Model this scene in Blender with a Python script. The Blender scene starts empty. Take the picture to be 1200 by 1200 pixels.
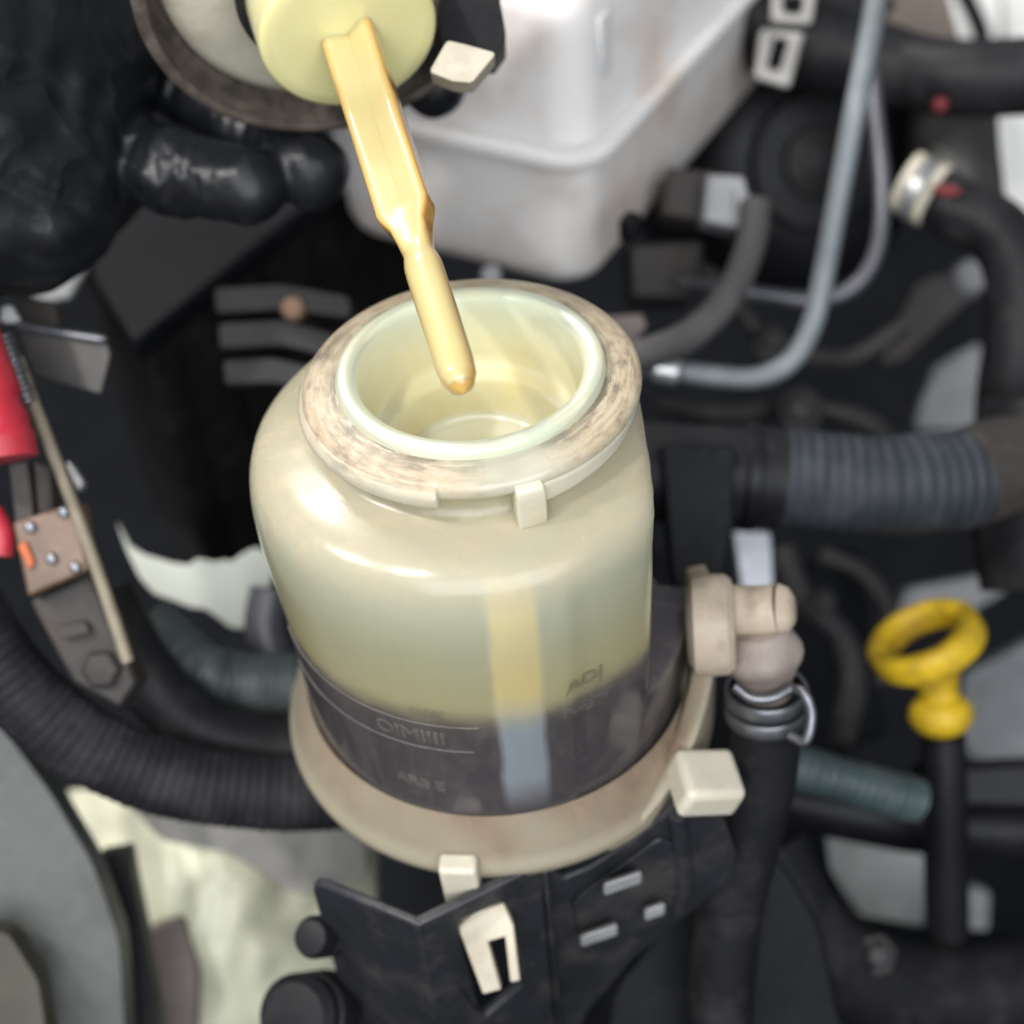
import bpy, bmesh, math, random
import numpy as np
from mathutils import Vector, Matrix, noise
from mathutils.geometry import tessellate_polygon
random.seed(7)
S = 0.01                      # everything below is written in centimetres
OFF = np.array([0., 0., 90.]) # the rim of the filler neck sits 90 cm above the garage floor
sc = bpy.context.scene
COL = sc.collection
rad = math.radians

# ------------------------------------------------------------------ camera
F, D0, PIT, ROLL = 1765., 33., rad(43), .09
fw = np.array([0, math.cos(PIT), -math.sin(PIT)])
R0 = np.array([1., 0, 0]); U0 = np.cross(R0, fw)
CU = math.cos(ROLL)*U0 + math.sin(ROLL)*R0
CR = math.cos(ROLL)*R0 - math.sin(ROLL)*U0
def ray(px, py): return fw + CR*(px-600)/F - CU*(py-600)/F
CAM = -ray(550, 425)*D0
def at(px, py, d): return CAM + ray(px, py)*d
def atz(px, py, z):
    r = ray(px, py); return CAM + r*((z-CAM[2])/r[2])
cd = bpy.data.cameras.new('camera'); cam = bpy.data.objects.new('camera', cd); COL.objects.link(cam)
cd.sensor_width = 36; cd.lens = F/1200*36; cd.clip_start = .01; cd.clip_end = 50
cam.matrix_world = Matrix(((CR[0], CU[0], -fw[0], CAM[0]*S), (CR[1], CU[1], -fw[1], CAM[1]*S),
                           (CR[2], CU[2], -fw[2], (CAM[2]+OFF[2])*S), (0, 0, 0, 1)))
cd.dof.use_dof = True; cd.dof.focus_distance = .318; cd.dof.aperture_fstop = 7.6
sc.camera = cam

# ------------------------------------------------------------------ light of the workshop and an added front fill
w = bpy.data.worlds.new('World'); sc.world = w; w.use_nodes = True
wb = w.node_tree.nodes['Background']; wb.inputs[0].default_value = (.88, .94, 1, 1); wb.inputs[1].default_value = .2
def lamp(direction, dist, power, sx, sy, col=(1, .97, .93)):
    l = bpy.data.lights.new('area_lamp', 'AREA'); l.shape = 'RECTANGLE'; l.size = sx; l.size_y = sy; l.energy = power; l.color = col
    o = bpy.data.objects.new('area_lamp', l); COL.objects.link(o)
    v = Vector(direction).normalized(); o.location = Vector((0, 0, .88)) + v*dist
    o.rotation_euler = (-v).to_track_quat('-Z', 'Y').to_euler()
lamp((-.67, -.12, .73), 1.0, 3.8, .06, .045)
lamp((-.40, -.33, .85), 1.0, 3.8, .06, .045)
lamp((.08, -.82, .57), 1.0, 11.0, 1.2, .75, (.95, .98, 1))  # unseen front fill, added to brighten the reservoir's front wall
lamp((-.42, .52, .74), 2.0, 10., .30, .10)
lamp((-.22, .60, .74), 2.0, 10., .30, .10)
sc.view_settings.view_transform = 'Standard'; sc.view_settings.look = 'None'
sc.view_settings.exposure = 0.33; sc.view_settings.gamma = 1
sc.render.engine = 'CYCLES'; sc.cycles.use_denoising = True
sc.cycles.max_bounces = 14; sc.cycles.diffuse_bounces = 8; sc.cycles.transmission_bounces = 10; sc.cycles.glossy_bounces = 4
sc.cycles.caustics_reflective = False; sc.cycles.caustics_refractive = False

# ------------------------------------------------------------------ materials
MATS = {}
class NT:
    def __init__(s, name):
        s.m = bpy.data.materials.new(name); s.m.use_nodes = True; s.t = s.m.node_tree; s.t.nodes.clear()
        s.out = s.t.nodes.new('ShaderNodeOutputMaterial')
    def n(s, typ, ins=None, **kw):
        nd = s.t.nodes.new('ShaderNode'+typ)
        for k, v in kw.items(): setattr(nd, k, v)
        for k, v in (ins or {}).items():
            i = nd.inputs[k]
            if isinstance(v, bpy.types.NodeSocket): s.t.links.new(v, i)
            else:
                if isinstance(v, tuple) and len(v) == 3 and i.type == 'RGBA': v = v+(1,)
                i.default_value = v
        return nd
    def math(s, op, a, b=0., clamp=False):
        nd = s.n('Math', {0: a, 1: b}, operation=op, use_clamp=clamp); return nd.outputs[0]
    def coord(s): return s.n('TexCoord').outputs['Object']
    def noise(s, scale, detail=4, vec=None, rough=.55, dist=0.):
        return s.n('TexNoise', {'Vector': vec or s.coord(), 'Scale': scale, 'Detail': detail, 'Roughness': rough, 'Distortion': dist}).outputs['Fac']
    def ramp(s, f, a, b):
        return s.n('MapRange', {'Value': f, 'From Min': a, 'From Max': b, 'To Min': 0., 'To Max': 1.}).outputs[0]
    def mix(s, f, a, b):
        nd = s.n('Mix', data_type='RGBA')
        for i, v in ((0, f), (6, a), (7, b)):
            if isinstance(v, bpy.types.NodeSocket): s.t.links.new(v, nd.inputs[i])
            else: nd.inputs[i].default_value = v+(1,) if isinstance(v, tuple) else v
        return nd.outputs[2]
    def bump(s, h, strength, dist=.001):
        return s.n('Bump', {'Height': h, 'Strength': strength, 'Distance': dist}).outputs[0]
    def done(s, sh): s.t.links.new(sh, s.out.inputs[0]); return s.m

def plain(name, col, rough=.5, metal=0., dust=None, dust_amt=.4, var=.25, bump=.15, scale=300., coat=0., sss=0., spec=.5, sssr=.004, dscale=60., emit=0):
    """a worn surface: colour with grain, blotches of dust, uneven gloss, fine relief"""
    if name in MATS: return MATS[name]
    k = NT(name); co = k.coord()
    f1 = k.noise(scale, 5, co); f2 = k.noise(dscale, 6, co, .65)
    dk = tuple(c*(1-var) for c in col); lt = tuple(min(1, c*(1+var)) for c in col)
    c = k.mix(k.ramp(k.noise(dscale*.6, 4, co), .3, .7), dk, lt)
    r = k.math('ADD', k.math('MULTIPLY', f1, .25), rough-.12)
    if dust:
        d = k.math('MULTIPLY', k.ramp(f2, .62-.35*dust_amt, .72), min(1, dust_amt*1.4), True)
        c = k.mix(d, c, dust); r = k.math('ADD', r, k.math('MULTIPLY', d, .3))
    ins = {'Base Color': c, 'Roughness': r, 'Metallic': metal, 'Coat Weight': coat, 'Coat Roughness': .08, 'Specular IOR Level': spec,
           'Normal': k.bump(k.math('ADD', f1, f2), bump, .0006)}
    if sss: ins.update({'Subsurface Weight': sss, 'Subsurface Scale': sssr, 'Subsurface Radius': (1, .8, .5)})
    p = k.n('BsdfPrincipled', ins)
    MATS[name] = k.done(p.outputs[0]); return MATS[name]

BLK = plain('black_plastic', (.009, .009, .011), .42, spec=.22, dust=(.03, .026, .025), dust_amt=.25)
BLK2 = plain('dark_painted_steel', (.022, .023, .028), .38, dust=(.085, .075, .068), dust_amt=.42, bump=.35)
RUB = plain('black_rubber', (.012, .012, .014), .5, spec=.22, dust=(.05, .048, .05), dust_amt=.35)
RIBM = plain('ribbed_blue_black_rubber', (.026, .031, .039), .55, spec=.3, dust=(.075, .082, .092), dust_amt=.4)
DUSTY = plain('dusty_brown_plastic', (.03, .026, .024), .6, dust=(.085, .068, .058), dust_amt=.45)
GREYM = plain('dull_steel', (.22, .225, .25), .38, metal=.85, dust=(.2, .17, .15), dust_amt=.3)
STEEL = plain('tube_steel', (.17, .19, .205), .5, metal=.25, dust=(.13, .13, .13), dust_amt=.35)
ZINC = plain('bright_zinc', (.55, .55, .56), .35, metal=.7, dust=(.35, .3, .25), dust_amt=.3)
TAN = plain('beige_nylon', (.52, .43, .34), .5, dust=(.22, .16, .12), dust_amt=.55, dscale=90., sss=.3, var=.12, bump=.1)
WHT = plain('cream_plastic', (.60, .56, .46), .42, dust=(.36, .29, .21), dust_amt=.3, sss=.35, var=.06, bump=.06)
PALE = plain('pale_painted_panel', (.82, .82, .80), .5, dust=(.5, .47, .44), dust_amt=.25, var=.12)
PALEY = plain('cream_painted_panel', (.66, .66, .50), .35, dust=(.10, .082, .08), dust_amt=.55, var=.2, dscale=15.)
GRYG = plain('grey_green_painted_panel', (.085, .09, .085), .45, dust=(.04, .037, .034), dust_amt=.4, var=.2, dscale=25.)
GRYP = plain('grey_panel', (.20, .205, .22), .5, dust=(.12, .11, .1), dust_amt=.4)
YEL = plain('yellow_plastic', (.62, .41, .012), .5, dust=(.17, .095, .02), dust_amt=.55, dscale=110., var=.1, sss=.15, bump=.08)
RED = plain('red_rubber', (.46, .025, .045), .4, dust=(.35, .1, .1), dust_amt=.3, var=.15)
AMB = plain('smoky_amber_plastic', (.16, .10, .07), .28, dust=(.28, .19, .13), dust_amt=.5, var=.4)
ORA = plain('orange_fuse_element', (.55, .12, .03), .4)
STRAP = plain('dirty_khaki_strip', (.26, .22, .16), .5, dust=(.1, .08, .06), dust_amt=.35)
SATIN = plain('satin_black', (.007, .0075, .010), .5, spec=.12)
LOOM2 = plain('dusty_black_sleeve', (.025, .024, .026), .6, dust=(.07, .062, .058), dust_amt=.45)
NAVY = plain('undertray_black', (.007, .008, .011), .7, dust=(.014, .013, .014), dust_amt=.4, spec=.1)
BRN = plain('brown_stained_plastic', (.10, .072, .058), .55, dust=(.05, .034, .028), dust_amt=.6, var=.4)
CONN = plain('grey_connector', (.34, .34, .36), .5, dust=(.2, .18, .17), dust_amt=.3)
LOOM = plain('grey_brown_sleeve', (.07, .066, .068), .6, dust=(.13, .115, .105), dust_amt=.35)

def wet_plastic(name, col, edge, rough=.12, sssw=.7, attr=None):
    k = NT(name); co = k.coord()
    f = k.noise(90, 3, co)
    c = k.mix(k.ramp(f, .35, .75), col, tuple(.8*a+.2*b for a, b in zip(col, edge)))
    if attr: c = k.mix(k.n('Attribute', attribute_name=attr).outputs['Fac'], c, edge)
    p = k.n('BsdfPrincipled', {'Base Color': c, 'Roughness': .3, 'Subsurface Weight': sssw, 'Subsurface Scale': .004,
        'Subsurface Radius': (1, .75, .35), 'Coat Weight': 1., 'Coat Roughness': rough, 'Normal': k.bump(k.noise(160, 2, co), .06, .0006)})
    MATS[name] = k.done(p.outputs[0]); return MATS[name]
PLUGM = wet_plastic('oily_yellow_green_plastic', (.76, .73, .40), (.76, .6, .2))
STICK = wet_plastic('oily_amber_plastic', (.56, .48, .235), (.58, .30, .05), .04, attr='pooled_oil')
DROP = wet_plastic('orange_oil_film', (.58, .36, .10), (.5, .2, .02), .04)

# translucent bottle wall: a little diffuse, mostly light passing through
def wall_mat(name, mode):
    k = NT(name); co = k.coord()
    sep = k.n('SeparateXYZ', {0: co}); x, y, z = sep.outputs[0], sep.outputs[1], sep.outputs[2]
    ang = k.math('ARCTAN2', y, x); r = k.math('SQRT', k.math('ADD', k.math('MULTIPLY', x, x), k.math('MULTIPLY', y, y)))
    grain = k.noise(220, 6, co, .65)
    if mode == 'body':
        # road dust lying on the sloping shoulder; lower tint paints light through the wall
        zz = k.math('ADD', z, k.math('MULTIPLY', k.math('SUBTRACT', k.noise(70, 4, co), .5), .010))
        top = k.ramp(zz, -.026, -.018)
        low_glow = k.math('MULTIPLY', k.ramp(zz, -.042, -.062), .22)
        spk = k.ramp(k.noise(140, 5, co, .7), .45, .8)
        dust = k.math('MULTIPLY', k.math('ADD', k.math('MULTIPLY', top, .62), low_glow), k.math('ADD', k.math('MULTIPLY', spk, .6), .55), True)
        dc = k.mix(k.ramp(grain, .3, .75), (.66, .52, .33), (.82, .69, .47))
        # small dark specks of grime
        sp = k.ramp(k.n('TexVoronoi', {'Vector': co, 'Scale': 60., 'Randomness': 1.}).outputs['Distance'], .075, .04)
        sp = k.math('MULTIPLY', sp, k.ramp(k.noise(45, 2, co), .50, .56))
        qa = k.math('ABSOLUTE', k.math('SUBTRACT', ang, -1.487)); qa = k.math('ADD', qa, k.math('MULTIPLY', k.math('SUBTRACT', k.noise(70, 4, co), .5), .05))
        strip = k.math('MULTIPLY', k.ramp(qa, .125, .085), k.math('MULTIPLY', k.ramp(z, -.017, -.027), k.ramp(z, -.097, -.084)))
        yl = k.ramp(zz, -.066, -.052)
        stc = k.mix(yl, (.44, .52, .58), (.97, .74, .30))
        run = k.n('CombineXYZ', {0: k.math('MULTIPLY', ang, 14.), 1: 0., 2: k.math('MULTIPLY', z, 40.)}).outputs[0]
        dust = k.math('ADD', dust, k.math('MULTIPLY', k.ramp(k.noise(1., 5, run, .65), .52, .8), .16), True)
        tl = k.math('SUBTRACT', .94, k.math('MULTIPLY', strip, k.math('SUBTRACT', .42, k.math('MULTIPLY', yl, .12))))
    elif mode == 'flange':
        # caked grime rubbed round by the cap
        vec = k.n('CombineXYZ', {0: k.math('MULTIPLY', ang, 4.5), 1: k.math('MULTIPLY', r, 800.), 2: k.math('MULTIPLY', z, 100.)}).outputs[0]
        st = k.noise(1.0, 7, vec, .72)
        st2 = k.noise(150, 6, co, .7)
        dust = k.math('MULTIPLY', k.ramp(k.math('ADD', st, k.math('MULTIPLY', st2, .5)), .42, .74), .85, True)
        clean = k.ramp(k.math('ADD', k.math('ABSOLUTE', k.math('ADD', ang, 1.30)), k.math('MULTIPLY', k.noise(80, 4, co), .35)), .62, .28)
        clean = k.math('MAXIMUM', clean, k.math('MULTIPLY', k.ramp(k.math('ADD', z, k.math('MULTIPLY', k.noise(120, 4, co), .002)), -.0032, -.0050), .75))
        dust = k.math('MULTIPLY', dust, k.math('SUBTRACT', 1., k.math('MULTIPLY', clean, .75)))
        rr = k.math('ADD', k.ramp(r, .0330, .0303), k.math('MULTIPLY', k.ramp(k.noise(28, 2, co), .42, .62), .7))
        blk = k.ramp(k.math('ADD', k.math('ADD', k.math('MULTIPLY', st, 1.25), k.math('MULTIPLY', st2, .75)), k.math('MULTIPLY', rr, .20)), 1.03, 1.27)
        dc = k.mix(blk, (.54, .405, .265), (.11, .075, .05))
        dc = k.mix(k.ramp(k.noise(60, 3, co), .45, .7), dc, (.62, .49, .33))
        sp = 0.; tl = .55
    elif mode == 'ledge':
        dust = k.math('ADD', k.math('MULTIPLY', k.ramp(k.noise(90, 5, co, .65), .4, .7), .45), .15, True); dc = (.70, .56, .34); sp = 0.; tl = .35
    elif mode == 'neck':
        dust = k.math('ADD', k.math('MULTIPLY', k.ramp(k.noise(60, 4, co), .45, .7), .3), k.math('MULTIPLY', k.ramp(z, -.002, -.012), .5)); dc = (.84, .68, .30); sp = 0.; tl = .32
    elif mode == 'skirt':
        dust = k.math('ADD', k.math('MULTIPLY', k.ramp(k.noise(55, 6, co, .65), .30, .60), .7), .28, True)
        dc = k.mix(k.ramp(grain, .35, .7), (.20, .135, .09), (.34, .25, .175)); sp = 0.; tl = .45
        dust = k.math('MULTIPLY', dust, k.math('SUBTRACT', 1., k.math('MULTIPLY', k.ramp(k.math('ADD', r, k.math('MULTIPLY', k.math('SUBTRACT', k.noise(90, 4, co), .5), .003)), .0540, .0558), .65)))
    elif mode == 'rib':
        zz = k.math('ADD', z, k.math('MULTIPLY', k.math('SUBTRACT', k.noise(80, 3, co), .5), .006))
        dust = k.math('MULTIPLY', k.math('MULTIPLY', k.ramp(zz, -.064, -.056), k.math('ADD', k.math('MULTIPLY', k.ramp(zz, -.022, -.040), .4), .6)), .6); dc = k.mix(k.ramp(zz, -.032, -.021), (.95, .70, .28), (.74, .60, .40)); sp = 0.; tl = k.math('ADD', k.math('MULTIPLY', k.ramp(z, -.080, -.096), .26), .68)
    base = {'body': (.52, .48, .55), 'skirt': (.50, .46, .34), 'neck': (.74, .79, .62), 'rib': (.60, .66, .68)}.get(mode, (.80, .80, .70))
    c = k.mix(dust, base, dc)
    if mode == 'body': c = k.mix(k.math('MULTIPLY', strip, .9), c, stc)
    if not isinstance(sp, float): c = k.mix(sp, c, (.05, .04, .03))
    rough = k.math('ADD', k.math('MULTIPLY', dust, .42), {'neck': .30, 'skirt': .32}.get(mode, .09))
    nrm = k.bump(k.math('ADD', k.math('MULTIPLY', grain, k.math('ADD', dust, .12)), k.math('MULTIPLY', dust, .6)), .12, .0005)
    p = k.n('BsdfPrincipled', {'Base Color': c, 'Roughness': rough, 'Normal': nrm, 'Specular IOR Level': .5})
    tr = k.n('BsdfTranslucent', {'Color': k.mix(dust, (.98, .98, .88), (.94, .83, .58))})
    fac = k.math('MULTIPLY', k.math('SUBTRACT', 1., k.math('MULTIPLY', dust, .5)), tl)
    gl = k.n('BsdfGlossy', {'Roughness': rough, 'Color': (1, 1, 1), 'Normal': nrm})
    fz = k.n('Fresnel', {'IOR': 1.45, 'Normal': nrm}).outputs[0]
    mx = k.n('MixShader', {0: fac, 1: p.outputs[0], 2: tr.outputs[0]})
    mx2 = k.n('MixShader', {0: k.math('MULTIPLY', fz, fac), 1: mx.outputs[0], 2: gl.outputs[0]})
    MATS[name] = k.done(mx2.outputs[0]); return MATS[name]
def inner_mat():
    k = NT('inner_wall_plastic'); co = k.coord()
    z = k.n('SeparateXYZ', {0: co}).outputs[2]
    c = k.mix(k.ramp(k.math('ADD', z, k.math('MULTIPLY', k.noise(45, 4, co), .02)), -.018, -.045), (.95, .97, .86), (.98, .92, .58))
    p = k.n('BsdfPrincipled', {'Base Color': c, 'Roughness': .3}); t = k.n('BsdfTranslucent', {'Color': c})
    sh = k.n('MixShader', {0: .26, 1: p.outputs[0], 2: t.outputs[0]}).outputs[0]
    # the wet film breaks up toward the fluid level
    zz = k.math('ADD', z, k.math('MULTIPLY', k.math('SUBTRACT', k.noise(110, 5, co, .7), .5), .007))
    return k.done(k.n('MixShader', {0: k.ramp(zz, -.0575, -.0625), 1: sh, 2: k.n('BsdfTransparent').outputs[0]}).outputs[0])
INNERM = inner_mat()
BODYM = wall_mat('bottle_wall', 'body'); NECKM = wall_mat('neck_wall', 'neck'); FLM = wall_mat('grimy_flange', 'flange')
SKM = wall_mat('grimy_skirt', 'skirt'); RIBW = wall_mat('sight_rib_plastic', 'rib'); TABM2 = wall_mat('cream_ledge', 'ledge')
k = NT('dark_fluid'); MATS['fluid'] = k.done(k.n('BsdfPrincipled', {'Base Color': (.012, .007, .010, 1), 'Roughness': .12}).outputs[0])
k = NT('tank_plastic'); co = k.coord()
c = k.mix(k.ramp(k.noise(25, 5, co, .6), .45, .75), (.83, .80, .785), (.64, .52, .44))
p = k.n('BsdfPrincipled', {'Base Color': c, 'Roughness': .36, 'Subsurface Weight': .5, 'Subsurface Scale': .006, 'Subsurface Radius': (1, .85, .7), 'Normal': k.bump(k.noise(120, 4, co), .08, .0006)})
TANK = k.done(p.outputs[0])
# creased nitrile
k = NT('black_nitrile'); co = k.coord()
wv = k.n('TexWave', {'Vector': co, 'Scale': 26., 'Distortion': 9., 'Detail': 3., 'Detail Scale': 1.6}, wave_type='BANDS', bands_direction='DIAGONAL').outputs['Fac']
rg = k.math('ABSOLUTE', k.math('SUBTRACT', k.noise(24, 2, co, .45, 1.6), .5)); rg = k.math('POWER', k.math('SUBTRACT', 1., k.math('MULTIPLY', rg, 2.)), 6.)
rg2 = k.math('ABSOLUTE', k.math('SUBTRACT', k.noise(95, 3, co, .5, 1.), .5)); rg2 = k.math('POWER', k.math('SUBTRACT', 1., k.math('MULTIPLY', rg2, 2.)), 8.)
h = k.math('ADD', k.math('MULTIPLY', rg, .55), k.math('MULTIPLY', k.math('MULTIPLY', rg2, .10), k.ramp(k.noise(30, 2, co), .4, .65)))
h = k.math('ADD', h, k.math('MULTIPLY', k.noise(1400, 2, co), .012))
p = k.n('BsdfPrincipled', {'Base Color': k.mix(k.noise(40, 3, co), (.006, .007, .009), (.012, .013, .017)), 'Roughness': k.math('ADD', k.math('MULTIPLY', k.noise(120, 4, co), .2), .27), 'Specular IOR Level': .32, 'Normal': k.bump(h, .3, .0035)})
GLOVE = k.done(p.outputs[0])
# shell of the cap: black, rubbed to brown-grey
SHELL = plain('rubbed_black_cap', (.055, .046, .04), .4, dust=(.19, .155, .13), dust_amt=.6, var=.4, bump=.3, dscale=90.)
LINER = plain('stained_liner', (.55, .52, .43), .35, dust=(.30, .19, .11), dust_amt=.35, var=.2, dscale=70., coat=.4)

# ------------------------------------------------------------------ mesh helpers
def thing(name, label, cat, loc, group=None):
    o = bpy.data.objects.new(name, None); COL.objects.link(o); o.empty_display_size = .01
    o.location = Vector((np.array(loc, float)+OFF)*S); o['label'] = label; o['category'] = cat
    if group: o['group'] = group
    o['_o'] = list(map(float, loc)); return o
def tag(o, label, cat, group=None):
    o['label'] = label; o['category'] = cat
    if group: o['group'] = group
    return o
class MB:
    def __init__(s): s.v = []; s.f = []
    def add(s, vs, fs):
        b = len(s.v); s.v += [np.array(p, float) for p in vs]; s.f += [tuple(b+i for i in f) for f in fs]; return s
    def grid(s, rows, close_u=True, cap0=False, cap1=False, close_v=False):
        n = len(rows[0]); m = len(rows); b = len(s.v)
        for r in rows: s.v += [np.array(p, float) for p in r]
        for j in range(m if close_v else m-1):
            j2 = (j+1) % m
            for i in range(n if close_u else n-1):
                i2 = (i+1) % n
                s.f.append((b+j*n+i, b+j*n+i2, b+j2*n+i2, b+j2*n+i))
        if cap0: s.f.append(tuple(b+i for i in reversed(range(n))))
        if cap1: s.f.append(tuple(b+(m-1)*n+i for i in range(n)))
        return s
    def tube(s, pts, r, n=20, step=.25, cap=True, smooth=True, closed=False):
        pts = [np.array(p, float) for p in pts]
        P = catmull(pts, step) if smooth else pts
        L = np.concatenate([[0], np.cumsum([np.linalg.norm(P[i+1]-P[i]) for i in range(len(P)-1)])])
        t = np.gradient(np.array(P), axis=0); t /= np.linalg.norm(t, axis=1)[:, None]
        a = np.array([0, 0, 1.]) if abs(t[0][2]) < .9 else np.array([1., 0, 0])
        nn = np.cross(t[0], a); nn /= np.linalg.norm(nn); rows = []
        for i, p in enumerate(P):
            nn = nn-t[i]*(nn@t[i]); nn /= np.linalg.norm(nn); bb = np.cross(t[i], nn)
            rr = r(L[i], L[-1]) if callable(r) else r
            rows.append([p+rr*(math.cos(q)*nn+math.sin(q)*bb) for q in np.linspace(0, 2*math.pi, n, endpoint=False)])
        return s.grid(rows, True, cap, cap)
    def lathe(s, prof, c, ax, n=96, cap0=False, cap1=False):
        ax = np.array(ax, float); ax /= np.linalg.norm(ax)
        a = np.array([0, 0, 1.]) if abs(ax[2]) < .9 else np.array([1., 0, 0])
        u = np.cross(ax, a); u /= np.linalg.norm(u); v = np.cross(ax, u)
        return s.grid([[np.array(c)+ax*t+r*(math.cos(q)*u+math.sin(q)*v) for q in np.linspace(0, 2*math.pi, n, endpoint=False)] for r, t in prof], True, cap0, cap1)
    def box(s, c, e1, e2, e3):
        c, e1, e2, e3 = [np.array(q, float) for q in (c, e1, e2, e3)]
        vs = [c+a*e1+b*e2+d*e3 for d in (-1, 1) for b in (-1, 1) for a in (-1, 1)]
        return s.add(vs, [(0, 2, 3, 1), (4, 5, 7, 6), (0, 1, 5, 4), (2, 6, 7, 3), (0, 4, 6, 2), (1, 3, 7, 5)])
    def poly(s, outer, ext, holes=()):
        """a plate: outer outline (3D, one plane), holes, extruded by the vector ext"""
        loops = [[np.array(p, float) for p in outer]]+[[np.array(p, float) for p in h] for h in holes]
        tri = tessellate_polygon([[Vector(p) for p in l] for l in loops]) if holes else [tuple(range(len(loops[0])))]
        flat = [p for l in loops for p in l]; n = len(flat); b = len(s.v); ext = np.array(ext, float)
        s.v += flat+[p+ext for p in flat]
        for t in tri: s.f.append(tuple(b+i for i in t)); s.f.append(tuple(b+n+i for i in reversed(t)))
        k = 0
        for l in loops:
            m = len(l)
            for i in range(m): s.f.append((b+k+i, b+k+(i+1) % m, b+n+k+(i+1) % m, b+n+k+i))
            k += m
        return s
    def build(s, name, mat, parent=None, bevel=0, seg=2, angle=35, sub=0, smooth=True, solid=0):
        V = np.array(s.v)
        if parent is not None: org = np.array(parent['_o'])
        else: org = np.array([(V[:, 0].min()+V[:, 0].max())/2, (V[:, 1].min()+V[:, 1].max())/2, V[:, 2].min()])
        me = bpy.data.meshes.new(name); me.from_pydata([tuple((v-org)*S) for v in V], [], s.f)
        bm = bmesh.new(); bm.from_mesh(me); bmesh.ops.recalc_face_normals(bm, faces=bm.faces); bm.to_mesh(me); bm.free()
        if smooth:
            me.polygons.foreach_set('use_smooth', [True]*len(me.polygons)); me.set_sharp_from_angle(angle=rad(angle))
        me.materials.append(mat); o = bpy.data.objects.new(name, me); COL.objects.link(o)
        o['_o'] = [float(q) for q in org]
        if parent is not None: o.parent = parent
        else: o.location = Vector((org+OFF)*S)
        if solid: m = o.modifiers.new('thickness', 'SOLIDIFY'); m.thickness = solid*S
        if bevel:
            m = o.modifiers.new('bevel', 'BEVEL'); m.width = bevel*S; m.segments = seg; m.limit_method = 'ANGLE'; m.angle_limit = rad(30); m.harden_normals = False
        if sub: m = o.modifiers.new('sub', 'SUBSURF'); m.levels = sub; m.render_levels = sub
        return o
def catmull(P, step):
    P = [2*P[0]-P[1]]+P+[2*P[-1]-P[-2]]; out = []
    for i in range(1, len(P)-2):
        n = max(2, int(np.linalg.norm(P[i+1]-P[i])/step))
        for j in range(n):
            t = j/n; a, b, c, d = P[i-1:i+3]
            out.append(.5*((2*b)+(-a+c)*t+(2*a-5*b+4*c-d)*t*t+(-a+3*b-3*c+d)*t**3))
    out.append(P[-2]); return out
def A(*pts): return [at(*p) for p in pts]
def slab(poly, d, thick, ext=None):
    """a panel standing at its own distance d with its own thickness"""
    pts = [at(p[0], p[1], d(p[0], p[1]) if callable(d) else d) for p in poly]
    return MB().poly(pts, fw*thick if ext is None else ext)
def rounded(poly, r=.25, n=4):
    out = []; m = len(poly)
    for i in range(m):
        a, b, c = [np.array(poly[j % m], float) for j in (i-1, i, i+1)]
        p = b+(a-b)*r; q = b+(c-b)*r
        for j in range(n+1):
            t = j/n; out.append((1-t)**2*p+2*t*(1-t)*b+t*t*q)
    return out

DRED = plain('dull_red', (.16, .015, .02), .6)
# ================================================================== setting
fl = MB().grid([[(x, y, -46+.6*math.sin(x*.11)*math.cos(y*.13)) for x in np.linspace(-160, 160, 40)] for y in np.linspace(-60, 260, 40)], False).build('engine_bay_floor', NAVY)
fl['kind'] = 'structure'

# ================================================================== fluid reservoir
RES = thing('fluid_reservoir', 'open translucent fluid reservoir with grimy neck, holding dark fluid', 'reservoir', (0, 0, 0))
def soft_min(a, m, k=.35):
    h = max(k-abs(a-m), 0)/k; return min(a, m)-h*h*k*.25
def dent(qd, z):
    dq = ((qd % 360)-322)/34; dz = min(1, max(0, (-2.2-z)/.4)); dz = dz*dz*(3-2*dz); e = max(0, min(1, (1-abs(dq))*7))
    rib = max(0, 1-(((qd % 360)-274.8)/6.3)**2)
    return 1-.020*dz*e*e*(3-2*e)+.007*dz*rib
def body_ring(r, z, n=160, cx=-.1, cut=3.62):
    ext = 1.55*min(1, max(0, (-7.72-z)/.16))
    out = []
    for q in np.linspace(0, 2*math.pi, n, endpoint=False):
        x = cx+r*math.cos(q); y = r*math.sin(q)
        if r > 4.4:
            f = dent(math.degrees(q), z); x = cx+r*f*math.cos(q); y = r*f*math.sin(q)
        if r > 3.6: x = soft_min(x, cut+ext*min(1, max(0, (.5-y)/.35))-.004*abs(z)+max(0, z+2.6)*.12)
        out.append((x, y, z))
    return out
prof = [(3.3, -.95), (3.32, -1.15), (3.38, -1.32), (3.52, -1.43), (3.8, -1.5), (4.15, -1.56), (4.52, -1.65), (4.84, -1.81), (5.05, -2.05), (5.17, -2.38), (5.23, -2.78), (5.25, -3.2), (5.25, -3.6)]
def wall_r(z): return float(np.interp(-z, [3.6, 6, 10], [5.25, 5.08, 4.96]))
prof += [(wall_r(z), z) for z in sorted([-3.6-.35*i for i in range(1, 19)]+[-7.68, -7.73, -7.80, -7.88, -7.96], reverse=True)]+[(4.93, -10.2), (4.85, -10.5), (4.6, -10.75), (4, -10.9), (.1, -11)]
def full_r(z): return float(np.interp(-z, [-b for a, b in prof[4:-2]], [a for a, b in prof[4:-2]]))
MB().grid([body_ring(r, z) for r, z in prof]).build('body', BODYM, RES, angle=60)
# inner face of the wall, built only above the fluid to brighten it
MB().grid([body_ring(r-.14, z-.05, cut=3.50) for r, z in prof[1:] if z > -5.95]+[body_ring(wall_r(-6)-.14, -6.0, cut=3.50), body_ring(wall_r(-6.3)-.13, -6.32, cut=3.51)]).build('inner_wall', INNERM, RES, angle=60)
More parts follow.
